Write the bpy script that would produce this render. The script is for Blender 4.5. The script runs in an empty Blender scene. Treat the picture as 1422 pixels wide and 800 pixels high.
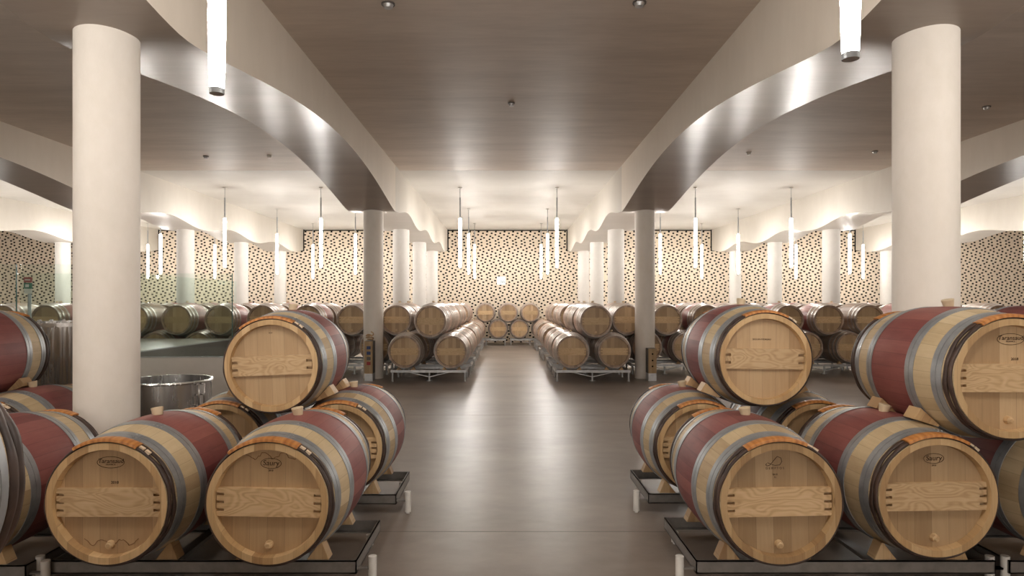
import bpy, bmesh, math, random
from math import pi, sin, cos, sqrt
from mathutils import Vector, Matrix
random.seed(7)
sc = bpy.context.scene
col = sc.collection
H = 1.46

# ------------------------------------------------------------------ materials
def mat(name):
    m = bpy.data.materials.new(name); m.use_nodes = True
    nt = m.node_tree; b = nt.nodes['Principled BSDF']
    return m, nt, b
def N(nt, t, **kw):
    n = nt.nodes.new(t)
    for k, v in kw.items(): setattr(n, k, v)
    return n
def ramp(nt, fac, stops):
    r = N(nt, 'ShaderNodeValToRGB'); e = r.color_ramp.elements
    while len(e) < len(stops): e.new(0.5)
    for i, (p, c) in enumerate(stops):
        e[i].position = p; e[i].color = (*c, 1)
    nt.links.new(fac, r.inputs[0]); return r.outputs[0]
def math_(nt, op, a, b=None, c=None):
    n = N(nt, 'ShaderNodeMath', operation=op)
    for i, v in enumerate((a, b, c)):
        if v is None: continue
        if isinstance(v, (int, float)): n.inputs[i].default_value = v
        else: nt.links.new(v, n.inputs[i])
    return n.outputs[0]
def mixc(nt, fac, a, b, mode='MIX'):
    n = N(nt, 'ShaderNodeMix', data_type='RGBA', blend_type=mode)
    for i, v in ((0, fac), (6, a), (7, b)):
        if isinstance(v, (int, float)): n.inputs[i].default_value = v
        elif isinstance(v, tuple): n.inputs[i].default_value = (*v, 1)
        else: nt.links.new(v, n.inputs[i])
    return n.outputs[2]
def noise(nt, vec, scale, detail=4, rough=.55, dist=0.0):
    n = N(nt, 'ShaderNodeTexNoise'); n.inputs['Scale'].default_value = scale
    n.inputs['Detail'].default_value = detail; n.inputs['Roughness'].default_value = rough
    n.inputs['Distortion'].default_value = dist
    nt.links.new(vec, n.inputs['Vector']); return n.outputs['Fac']
def mapping(nt, src, scale=(1, 1, 1), loc=None):
    m = N(nt, 'ShaderNodeMapping'); m.inputs['Scale'].default_value = scale
    nt.links.new(src, m.inputs['Vector'])
    if loc is not None: nt.links.new(loc, m.inputs['Location'])
    return m.outputs[0]
def bump(nt, b, h, strength, dist=.01):
    n = N(nt, 'ShaderNodeBump'); n.inputs['Strength'].default_value = strength
    n.inputs['Distance'].default_value = dist
    nt.links.new(h, n.inputs['Height']); nt.links.new(n.outputs[0], b.inputs['Normal'])
def objrand(nt):
    return N(nt, 'ShaderNodeObjectInfo').outputs['Random']

def simple(name, c, rough=.5, metal=0.0, spec=.5, var=0.0):
    m, nt, b = mat(name)
    b.inputs['Base Color'].default_value = (*c, 1); b.inputs['Roughness'].default_value = rough
    b.inputs['Metallic'].default_value = metal; b.inputs['Specular IOR Level'].default_value = spec
    tc = N(nt, 'ShaderNodeTexCoord')
    f = noise(nt, tc.outputs['Object'], 9, 4)
    v = var or .12
    cc = ramp(nt, f, [(.3, tuple(x*(1-v) for x in c)), (.7, tuple(min(1, x*(1+v)) for x in c))])
    nt.links.new(cc, b.inputs['Base Color'])
    return m

def concrete(name, c1, c2, rough, spec=.5, scale=1.2, stretch=(1, 1, 1), rvar=.1, bstr=.1, fine=30, coat=0.0):
    m, nt, b = mat(name)
    tc = N(nt, 'ShaderNodeTexCoord')
    v = mapping(nt, tc.outputs['Object'], stretch)
    f1 = noise(nt, v, scale, 6, .6); f2 = noise(nt, v, scale*6, 5, .6)
    f = math_(nt, 'ADD', math_(nt, 'MULTIPLY', f1, .65), math_(nt, 'MULTIPLY', f2, .35))
    nt.links.new(ramp(nt, f, [(.35, c1), (.65, c2)]), b.inputs['Base Color'])
    r = math_(nt, 'MULTIPLY_ADD', f2, rvar*2, rough-rvar)
    nt.links.new(r, b.inputs['Roughness'])
    b.inputs['Specular IOR Level'].default_value = spec
    b.inputs['Coat Weight'].default_value = coat; b.inputs['Coat Roughness'].default_value = rough
    f3 = noise(nt, v, fine, 4, .6)
    bump(nt, b, f3, bstr, .004)
    return m

def stave_mat(name, cols, seam=.28, rough=.55, rosy=None):
    """UV: u round the barrel 0..1, v along it 0..1"""
    m, nt, b = mat(name)
    uv = N(nt, 'ShaderNodeUVMap').outputs[0]
    rnd = objrand(nt)
    sep = N(nt, 'ShaderNodeSeparateXYZ'); nt.links.new(uv, sep.inputs[0])
    u, v = sep.outputs[0], sep.outputs[1]
    us = math_(nt, 'MULTIPLY', u, 29)
    idx = math_(nt, 'FLOOR', us)
    wn = N(nt, 'ShaderNodeTexWhiteNoise', noise_dimensions='2D')
    cb = N(nt, 'ShaderNodeCombineXYZ'); nt.links.new(idx, cb.inputs[0]); nt.links.new(rnd, cb.inputs[1])
    nt.links.new(cb.outputs[0], wn.inputs['Vector'])
    cv = N(nt, 'ShaderNodeCombineXYZ')
    nt.links.new(math_(nt, 'MULTIPLY', u, 60), cv.inputs[0]); nt.links.new(math_(nt, 'MULTIPLY', v, 3), cv.inputs[1])
    nt.links.new(math_(nt, 'MULTIPLY', rnd, 37), cv.inputs[2])
    g = noise(nt, cv.outputs[0], 1.2, 5, .65, .3)
    cv2 = N(nt, 'ShaderNodeCombineXYZ')
    nt.links.new(math_(nt, 'MULTIPLY', u, 9), cv2.inputs[0]); nt.links.new(math_(nt, 'MULTIPLY', v, 4), cv2.inputs[1])
    nt.links.new(math_(nt, 'MULTIPLY', rnd, 17), cv2.inputs[2])
    g2 = noise(nt, cv2.outputs[0], 1.3, 5, .7)
    f = math_(nt, 'ADD', math_(nt, 'ADD', math_(nt, 'MULTIPLY', wn.outputs[0], .38), math_(nt, 'MULTIPLY', g, .34)), math_(nt, 'MULTIPLY', g2, .28))
    c = ramp(nt, f, [(.25, cols[0]), (.5, cols[1]), (.75, cols[2])])
    fr = math_(nt, 'FRACT', us)
    d = math_(nt, 'ABSOLUTE', math_(nt, 'SUBTRACT', fr, .5))
    s = math_(nt, 'GREATER_THAN', d, .477)
    c = mixc(nt, math_(nt, 'MULTIPLY', s, seam), c, tuple(x*.35 for x in cols[0]))
    nt.links.new(c, b.inputs['Base Color']); b.inputs['Roughness'].default_value = rough
    bump(nt, b, g, .12, .002)
    return m

def plank_mat(name, cols, width=.075, horizontal=False, rough=.5, cath=False):
    """head boards: object coordinates, x across, z up"""
    m, nt, b = mat(name)
    tc = N(nt, 'ShaderNodeTexCoord'); rnd = objrand(nt)
    sep = N(nt, 'ShaderNodeSeparateXYZ'); nt.links.new(tc.outputs['Object'], sep.inputs[0])
    a, l = (sep.outputs[2], sep.outputs[0]) if horizontal else (sep.outputs[0], sep.outputs[2])
    xs = math_(nt, 'ADD', math_(nt, 'DIVIDE', a, width), math_(nt, 'MULTIPLY', rnd, 13))
    idx = math_(nt, 'FLOOR', xs)
    wn = N(nt, 'ShaderNodeTexWhiteNoise', noise_dimensions='2D')
    cb = N(nt, 'ShaderNodeCombineXYZ'); nt.links.new(idx, cb.inputs[0]); nt.links.new(rnd, cb.inputs[1])
    nt.links.new(cb.outputs[0], wn.inputs['Vector'])
    cv = N(nt, 'ShaderNodeCombineXYZ')
    nt.links.new(math_(nt, 'MULTIPLY', a, 60), cv.inputs[0])
    nt.links.new(math_(nt, 'MULTIPLY', l, 3), cv.inputs[1])
    nt.links.new(math_(nt, 'ADD', math_(nt, 'MULTIPLY', rnd, 50), wn.outputs[0]), cv.inputs[2])
    g = noise(nt, cv.outputs[0], 1.3, 5, .6, .4)
    if cath:
        cv2 = N(nt, 'ShaderNodeCombineXYZ')
        nt.links.new(math_(nt, 'MULTIPLY', a, 8), cv2.inputs[0])
        nt.links.new(math_(nt, 'MULTIPLY', l, 2.6), cv2.inputs[1])
        nt.links.new(math_(nt, 'MULTIPLY', rnd, 50), cv2.inputs[2])
        big = noise(nt, cv2.outputs[0], 1.1, 2, .5, .35)
        w = math_(nt, 'SINE', math_(nt, 'MULTIPLY', big, 105))
        w = math_(nt, 'MULTIPLY_ADD', w, .5, .5)
        f = math_(nt, 'ADD', math_(nt, 'MULTIPLY', w, .30), math_(nt, 'MULTIPLY', g, .70))
    else:
        f = math_(nt, 'ADD', math_(nt, 'MULTIPLY', wn.outputs[0], .55), math_(nt, 'MULTIPLY', g, .45))
    c = ramp(nt, f, [(.15, cols[0]), (.5, cols[1]), (.85, cols[2])])
    if not cath:
        fr = math_(nt, 'ABSOLUTE', math_(nt, 'SUBTRACT', math_(nt, 'FRACT', xs), .5))
        s = math_(nt, 'GREATER_THAN', fr, .485)
        c = mixc(nt, math_(nt, 'MULTIPLY', s, .35), c, tuple(x*.4 for x in cols[0]))
    tint = math_(nt, 'MULTIPLY_ADD', rnd, .28, .84)
    mx = N(nt, 'ShaderNodeVectorMath', operation='SCALE'); nt.links.new(c, mx.inputs[0]); nt.links.new(tint, mx.inputs['Scale'])
    nt.links.new(mx.outputs[0], b.inputs['Base Color'])
    b.inputs['Roughness'].default_value = rough
    bump(nt, b, g, .06, .002)
    return m

M = {}
M['wood'] = stave_mat('stave oak', [(.38, .265, .15), (.53, .405, .24), (.65, .52, .33)])
M['red'] = stave_mat('wine stained staves', [(.135, .034, .033), (.23, .070, .062), (.32, .118, .098)], seam=.3)
M['rimwood'] = plank_mat('chime oak', [(.33, .19, .085), (.50, .32, .15), (.62, .43, .23)], .05)
M['head'] = plank_mat('head oak', [(.32, .20, .10), (.43, .285, .15), (.53, .37, .21)], .085)
M['bar'] = plank_mat('crossbar oak', [(.42, .26, .125), (.60, .41, .22), (.68, .49, .29)], .05, True, .48, True)
M['farwood'] = stave_mat('aged stave oak', [(.24, .165, .12), (.37, .26, .185), (.48, .35, .26)], rough=.4)
M['farred'] = stave_mat('faded stained staves', [(.24, .085, .08), (.36, .15, .135), (.46, .23, .20)], seam=.3, rough=.38)
M['farpink'] = stave_mat('pale rosy staves', [(.34, .20, .15), (.46, .30, .23), (.55, .39, .30)], seam=.3, rough=.36)
M['farhead'] = plank_mat('aged head oak', [(.36, .235, .125), (.50, .34, .19), (.60, .43, .26)], .07)
M['farbar'] = plank_mat('aged crossbar oak', [(.48, .31, .16), (.62, .43, .23), (.68, .50, .30)], .05, True, .5, True)
M['chestnut'] = simple('chestnut bark', (.050, .028, .020), .5, var=.5)
M['chock'] = plank_mat('chock pine', [(.36, .21, .10), (.52, .34, .17), (.62, .44, .25)], .04)
M['bung'] = simple('pale bung', (.62, .50, .33), .5)
M['ink'] = simple('burnt brand', (.055, .025, .012), .8)
M['staple'] = simple('pale split ends', (.78, .62, .44), .6)
M['black'] = simple('shade black', (.006, .005, .005), .9, spec=.1)  # near-black colour standing in for shade inside gaps and holes
M['stain'] = simple('wine stain', (.22, .11, .045), .7)
M['slot'] = simple('shade-dark hole side', (.025, .014, .008), .9)  # hole sides coloured dark so the openings look shaded
M['greyp'] = simple('grey socket', (.10, .09, .08), .4)
M['label'] = simple('paper label', (.75, .74, .70), .6)
def metal(name, c, rough, streak=0, met=.85):
    m, nt, b = mat(name)
    b.inputs['Metallic'].default_value = met
    tc = N(nt, 'ShaderNodeTexCoord')
    f = noise(nt, mapping(nt, tc.outputs['Object'], (1, 1, .15 if streak else 1)), 14, 4, .6)
    nt.links.new(ramp(nt, f, [(.3, tuple(x*.72 for x in c)), (.7, c)]), b.inputs['Base Color'])
    nt.links.new(math_(nt, 'MULTIPLY_ADD', f, .25, rough-.12), b.inputs['Roughness'])
    return m
M['hoop'] = metal('galvanised hoop', (.42, .435, .45), .45, met=.6)
M['farhoop'] = metal('tarnished hoop', (.56, .51, .47), .38, met=.7)
M['inox'] = metal('stainless tray', (.27, .25, .23), .45, met=.5)
M['vat'] = metal('stainless vat', (.62, .60, .58), .25, 1)
M['foot'] = simple('white plastic foot', (.72, .70, .66), .4)
M['galv'] = metal('galvanised pallet', (.60, .60, .60), .45)
# willow wrap: fine ribs across the bundle
m, nt, b = mat('willow binding')
uv = N(nt, 'ShaderNodeUVMap').outputs[0]; sp = N(nt, 'ShaderNodeSeparateXYZ'); nt.links.new(uv, sp.inputs[0])
w = math_(nt, 'SINE', math_(nt, 'MULTIPLY', sp.outputs[0], 420))
nn = noise(nt, mapping(nt, uv, (55, 3, 1)), 1.0, 4)
f = math_(nt, 'ADD', math_(nt, 'MULTIPLY', w, .07), nn)
nt.links.new(ramp(nt, f, [(.3, (.30, .10, .025)), (.5, (.50, .20, .05)), (.75, (.64, .31, .10))]), b.inputs['Base Color'])
b.inputs['Roughness'].default_value = .42
bump(nt, b, w, .25, .002); M['willow'] = m

M['floor'] = concrete('polished brown concrete', (.19, .155, .128), (.30, .25, .212), .38, .45, .8, (1, 1.6, 1), .05, .012, 5)
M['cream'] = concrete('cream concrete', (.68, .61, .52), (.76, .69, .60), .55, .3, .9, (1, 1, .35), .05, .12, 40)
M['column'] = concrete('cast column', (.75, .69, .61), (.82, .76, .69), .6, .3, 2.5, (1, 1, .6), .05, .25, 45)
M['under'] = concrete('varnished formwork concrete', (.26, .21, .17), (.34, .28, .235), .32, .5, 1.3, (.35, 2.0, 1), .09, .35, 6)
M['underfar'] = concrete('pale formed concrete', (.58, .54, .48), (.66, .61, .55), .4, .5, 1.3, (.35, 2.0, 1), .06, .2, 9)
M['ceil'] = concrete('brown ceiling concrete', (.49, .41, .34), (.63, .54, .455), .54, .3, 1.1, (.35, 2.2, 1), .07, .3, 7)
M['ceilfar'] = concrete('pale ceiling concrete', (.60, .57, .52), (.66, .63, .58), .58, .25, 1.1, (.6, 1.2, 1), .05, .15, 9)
M['creamfar'] = concrete('beam concrete dimmed for glare', (.54, .50, .44), (.60, .56, .50), .55, .3, .9, (1, 1, .35), .05, .12, 40)  # same beam concrete, coloured darker to offset the strong far lamplight
M['colfar'] = concrete('column concrete dimmed for glare', (.56, .53, .49), (.62, .59, .55), .6, .3, 2.5, (1, 1, .6), .05, .25, 45)  # column colour lowered where the far lamps would bleach it
M['plaster'] = concrete('white plaster', (.60, .55, .49), (.66, .61, .56), .7, .3, 1.5, (1, 1, 1), .03, .05, 40)
M['slab'] = concrete('grey screed', (.40, .39, .37), (.48, .47, .45), .4, .4, 2, (1, 1, 1), .05, .05, 20)
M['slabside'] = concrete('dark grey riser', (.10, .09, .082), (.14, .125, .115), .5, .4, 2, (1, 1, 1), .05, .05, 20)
M['panel'] = concrete('perforated oak wall', (.60, .50, .385), (.68, .58, .46), .55, .3, 3, (.5, 1, 4), .05, .05, 60)

m, nt, b = mat('tube light'); b.inputs['Base Color'].default_value = (.9, .9, .9, 1)
b.inputs['Emission Color'].default_value = (1, .955, .90, 1); b.inputs['Emission Strength'].default_value = 62; M['tube'] = m
m, nt, b = mat('exit glow'); b.inputs['Base Color'].default_value = (.62, .70, .71, 1)
b.inputs['Emission Color'].default_value = (.85, .97, 1, 1); b.inputs['Emission Strength'].default_value = .15; M['exit'] = m
m, nt, b = mat('tinted glass')
tr = N(nt, 'ShaderNodeBsdfTransparent'); tr.inputs[0].default_value = (.945, .98, .962, 1)
gl = N(nt, 'ShaderNodeBsdfGlossy'); gl.inputs['Roughness'].default_value = .0; gl.inputs['Color'].default_value = (.9, 1, .96, 1)
lw = N(nt, 'ShaderNodeLayerWeight'); lw.inputs[0].default_value = .25
ms = N(nt, 'ShaderNodeMixShader'); nt.links.new(math_(nt, 'MULTIPLY_ADD', math_(nt, 'POWER', lw.outputs['Facing'], 3.0), .45, .045), ms.inputs[0]); nt.links.new(tr.outputs[0], ms.inputs[1]); nt.links.new(gl.outputs[0], ms.inputs[2])
nt.links.new(ms.outputs[0], nt.nodes['Material Output'].inputs['Surface']); M['glass'] = m
M['glassedge'] = simple('green glass edge', (.06, .13, .11), .2)

# ------------------------------------------------------------------ object helpers
def obj(name, me, parent=None, loc=(0, 0, 0)):
    o = bpy.data.objects.new(name, me); col.objects.link(o)
    o.location = loc
    if parent is not None: o.parent = parent
    return o
def tag(o, label, cat=None, group=None, kind=None):
    if label: o['label'] = label
    if cat: o['category'] = cat
    if group: o['group'] = group
    if kind: o['kind'] = kind
    return o
def empty(name, loc, rz=0):
    o = bpy.data.objects.new(name, None); col.objects.link(o); o.location = loc
    o.rotation_euler = (0, 0, rz); o.empty_display_size = .1; return o
def mesh(name, verts, faces, mats, idx=None, smooth=False, uvs=None):
    me = bpy.data.meshes.new(name); me.from_pydata(verts, [], faces)
    for m_ in (mats if isinstance(mats, (list, tuple)) else [mats]): me.materials.append(m_)
    if idx: me.polygons.foreach_set('material_index', idx)
    if smooth: me.polygons.foreach_set('use_smooth', [True]*len(me.polygons))
    if uvs:
        l = me.uv_layers.new(name='UVMap')
        l.data.foreach_set('uv', [c for uv in uvs for c in uv])
    me.update(); return me
class MB:
    def __init__(s): s.v, s.f, s.i = [], [], []
    def add(s, vs, fs, mi=0):
        o = len(s.v); s.v += [tuple(v) for v in vs]; s.f += [tuple(a+o for a in f) for f in fs]; s.i += [mi]*len(fs)
    def box(s, x0, x1, y0, y1, z0, z1, mi=0):
        s.add([(x0, y0, z0), (x1, y0, z0), (x1, y1, z0), (x0, y1, z0), (x0, y0, z1), (x1, y0, z1), (x1, y1, z1), (x0, y1, z1)],
              [(0, 3, 2, 1), (4, 5, 6, 7), (0, 1, 5, 4), (1, 2, 6, 5), (2, 3, 7, 6), (3, 0, 4, 7)], mi)
    def cyl(s, p0, p1, r0, r1=None, n=16, mi=0, caps=True):
        r1 = r0 if r1 is None else r1
        p0, p1 = Vector(p0), Vector(p1); d = (p1-p0).normalized()
        a = d.orthogonal().normalized(); b = d.cross(a)
        vs = []
        for p, r in ((p0, r0), (p1, r1)):
            for k in range(n):
                t = 2*pi*k/n; vs.append(p + a*r*cos(t) + b*r*sin(t))
        fs = [(k, (k+1) % n, n+(k+1) % n, n+k) for k in range(n)]
        if caps: fs += [tuple(range(n-1, -1, -1)), tuple(range(n, 2*n))]
        s.add(vs, fs, mi)
    def lathe(s, prof, n=32, c=(0, 0, 0), mi=0):
        o = []
        for r, z in prof:
            for k in range(n):
                t = 2*pi*k/n; o.append((c[0]+r*cos(t), c[1]+r*sin(t), c[2]+z))
        fs = []
        for j in range(len(prof)-1):
            for k in range(n):
                a = j*n+k; b = j*n+(k+1) % n
                fs.append((a, b, b+n, a+n))
        s.add(o, fs, mi)
    def build(s, name, mats, parent=None, loc=(0, 0, 0), smooth=False, bevel=0):
        me = mesh(name, s.v, s.f, mats, s.i)
        bm = bmesh.new(); bm.from_mesh(me)
        bmesh.ops.recalc_face_normals(bm, faces=bm.faces)
        if smooth:
            for f in bm.faces: f.smooth = len(f.verts) <= 4
            for e in bm.edges:
                if len(e.link_faces) == 2 and e.calc_face_angle(0) > .6: e.smooth = False
        bm.to_mesh(me); bm.free()
        o = obj(name, me, parent, loc)
        if bevel:
            md = o.modifiers.new('bevel', 'BEVEL'); md.width = bevel; md.segments = 2; md.limit_method = 'ANGLE'
        return o

# ------------------------------------------------------------------ barrels
L, RE, RB = .93, .2925, .35
def rad(y, re=RE, rb=RB):
    t = (y - L/2)/(L/2); return rb - (rb-re)*t*t
def revolve(prof, seg, mats, idx, a0=0, a1=2*pi, name='ring', closed=True):
    """prof: list of (r, y); revolved round Y; returns mesh with UVs (u round, v = y/L)"""
    full = abs(a1-a0-2*pi) < 1e-6
    n = seg if full else seg+1
    vs = []
    for r, y in prof:
        for k in range(n):
            t = a0+(a1-a0)*k/seg
            vs.append((r*sin(t), y, r*cos(t)))
    fs, ii, uvs = [], [], []
    rng = range(len(prof)) if closed else range(len(prof)-1)
    for j in rng:
        j2 = (j+1) % len(prof)
        for k in range(seg):
            k2 = (k+1) % n
            fs.append((j*n+k, j*n+k2, j2*n+k2, j2*n+k)); ii.append(idx[j] if idx else 0)
            u0, u1 = (a0+(a1-a0)*k/seg)/(2*pi), (a0+(a1-a0)*(k+1)/seg)/(2*pi)
            v0, v1 = prof[j][1]/L, prof[j2][1]/L
            uvs += [(u0, v0), (u1, v0), (u1, v1), (u0, v1)]
    if closed and not full:
        fs.append(tuple(j*n for j in range(len(prof)))); ii.append(0); uvs += [(0, 0)]*len(prof)
        fs.append(tuple(j*n+seg for j in range(len(prof)-1, -1, -1))); ii.append(0); uvs += [(0, 0)]*len(prof)
    me = mesh(name, vs, fs, mats, ii, True, uvs)
    bm = bmesh.new(); bm.from_mesh(me); bmesh.ops.recalc_face_normals(bm, faces=bm.faces)
    for e in bm.edges:
        if len(e.link_faces) == 2 and e.calc_face_angle(0) > .5: e.smooth = False
    bm.to_mesh(me); bm.free()
    return me

def stave_mesh(name, wood, mid, rim, seg, re, rb, mid0=.30, mid1=.63):
    ys = sorted(set([0, .03, .07, .12, .18, .24, mid0, .36, .42, .465, .51, .57, mid1, .69, .75, .81, .86, .90, L]))
    prof = [(rad(y, re, rb), y) for y in ys]; idx = []
    for a, b in zip(ys, ys[1:]): idx.append(1 if a >= mid0-1e-6 and b <= mid1+1e-6 else 0)
    ri = re-.032
    prof += [(ri, L), (ri-.004, L-.045), (ri-.03, L-.06), (ri-.03, .06), (ri-.004, .045), (ri, 0)]
    idx += [2, 2, 2, 2, 2, 2, 2]
    return revolve(prof, seg, [wood, mid, rim], idx, name=name)
def head_mesh(m_, seg, re):
    r = re-.033; b = MB()
    vs = [(r*sin(2*pi*k/seg), 0, r*cos(2*pi*k/seg)) for k in range(seg)]
    b.cyl((0, .042, 0), (0, .066, 0), r, n=seg)
    me = mesh('head', b.v, b.f, m_)
    return me
def hoop_mesh(y0, y1, m_, seg, re, rb, th=.0035, name='steel_hoop'):
    pr = [(rad(y0, re, rb)+.0005, y0), (rad(y0, re, rb)+th, y0), (rad((y0+y1)/2, re, rb)+th+.0005, (y0+y1)/2), (rad(y1, re, rb)+th, y1), (rad(y1, re, rb)+.0005, y1)]
    return revolve(pr, seg, m_, None, name=name)
def crossbar_mesh(m_, w, h, y=.020, fingers=4, fl=.036):
    b = MB()
    b.box(-w/2+fl, w/2-fl, y, .0425, -h/2, h/2)
    n = fingers; step = h/(n*1.0-.35)
    for s in (-1, 1):
        for k in range(n):
            z0 = -h/2 + k*step; z1 = z0+step*.66
            x0, x1 = sorted((s*(w/2-fl), s*w/2))
            b.box(x0, x1, y, .0425, z0, min(z1, h/2))
    return mesh('crossbar', b.v, b.f, m_)

def bumpy_ring(y, r, minor, seg, m_, name, rs):
    vs, fs, uvs = [], [], []; k2 = 8
    rr = random.Random(rs); ph = [rr.uniform(0, 6.28) for _ in range(4)]
    for k in range(seg):
        t = 2*pi*k/seg
        d = .0012*sin(7*t+ph[0])+.001*sin(17*t+ph[1]); yy = y+.0015*sin(5*t+ph[2])
        mr = minor*(1+.12*sin(11*t+ph[3]))
        for j in range(k2):
            a = 2*pi*j/k2; q = r+d+mr*.55*cos(a)
            vs.append((q*sin(t), yy+mr*sin(a), q*cos(t)))
    for k in range(seg):
        for j in range(k2):
            a, b_ = k*k2+j, k*k2+(j+1) % k2; c, d_ = ((k+1) % seg)*k2+(j+1) % k2, ((k+1) % seg)*k2+j
            fs.append((a, d_, c, b_))
    return mesh(name, vs, fs, m_, None, True)

def binding_mesh(a0, a1, y0, y1, rr, seed):
    """willow wrapped over the chestnut hoops along the top arc"""
    seg = 60; prof = []
    for j in range(10):
        a = pi*j/9; yy = (y0+y1)/2 - (y1-y0)/2*cos(a); prof.append((rr+.003+.011*sin(a)**.6 if 0 < a < pi else rr, yy))
    prof.append((rr-.004, y1)); prof.append((rr-.004, y0))
    return revolve(prof, seg, M['willow'], None, a0, a1, 'willow_binding')

RV = RB
def near_proto():
    P = {}
    P['staves'] = stave_mesh('staves', M['wood'], M['red'], M['rimwood'], 87, RE, RB)
    P['head'] = head_mesh(M['head'], 64, RE)
    P['hoops'] = [hoop_mesh(a, a+.029, M['hoop'], 72, RE, RB) for a in (.068, .100, .246, .278)]
    P['hoops'] += [hoop_mesh(L-a-.029, L-a, M['hoop'], 72, RE, RB) for a in (.068, .100, .246, .278)]
    P['chest'] = [bumpy_ring(y, rad(y)+.002, .0145, 90, M['chestnut'], 'chestnut_hoop', i) for i, y in enumerate((.018, .046, L-.018, L-.046))]
    return P
NP = near_proto()
def as_mesh(name, cu):
    t = bpy.data.objects.new(name, cu); col.objects.link(t)
    dg = bpy.context.evaluated_depsgraph_get()
    me = bpy.data.meshes.new_from_object(t.evaluated_get(dg)); me.name = name
    bpy.data.objects.remove(t); return obj(name, me)
def text_part(name, s, size, x, z, parent, m_, y=.0405, extrude=.0004, shear=0, spacing=1.0):
    cu = bpy.data.curves.new(name, 'FONT'); cu.body = s; cu.size = size; cu.align_x = 'CENTER'; cu.align_y = 'CENTER'
    cu.extrude = extrude; cu.shear = shear; cu.space_character = spacing; cu.materials.append(m_)
    cu.resolution_u = 3
    o = as_mesh(name, cu); o.parent = parent; o.location = (x, y, z); o.rotation_euler = (pi/2, 0, 0); return o
def line_part(name, pts, r, parent, m_, y=.0405, closed=False):
    b = MB(); n = len(pts)
    for i in range(n if closed else n-1):
        p, q = pts[i], pts[(i+1) % n]
        b.cyl((p[0], y, p[1]), (q[0], y, q[1]), r, n=5)
    return b.build(name, m_, parent)
def oval(name, cx, cz, a, b_, parent):
    return line_part(name, [(cx+a*cos(2*pi*k/40), cz+b_*sin(2*pi*k/40)) for k in range(40)], .0011, parent, M['ink'], closed=True)

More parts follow.
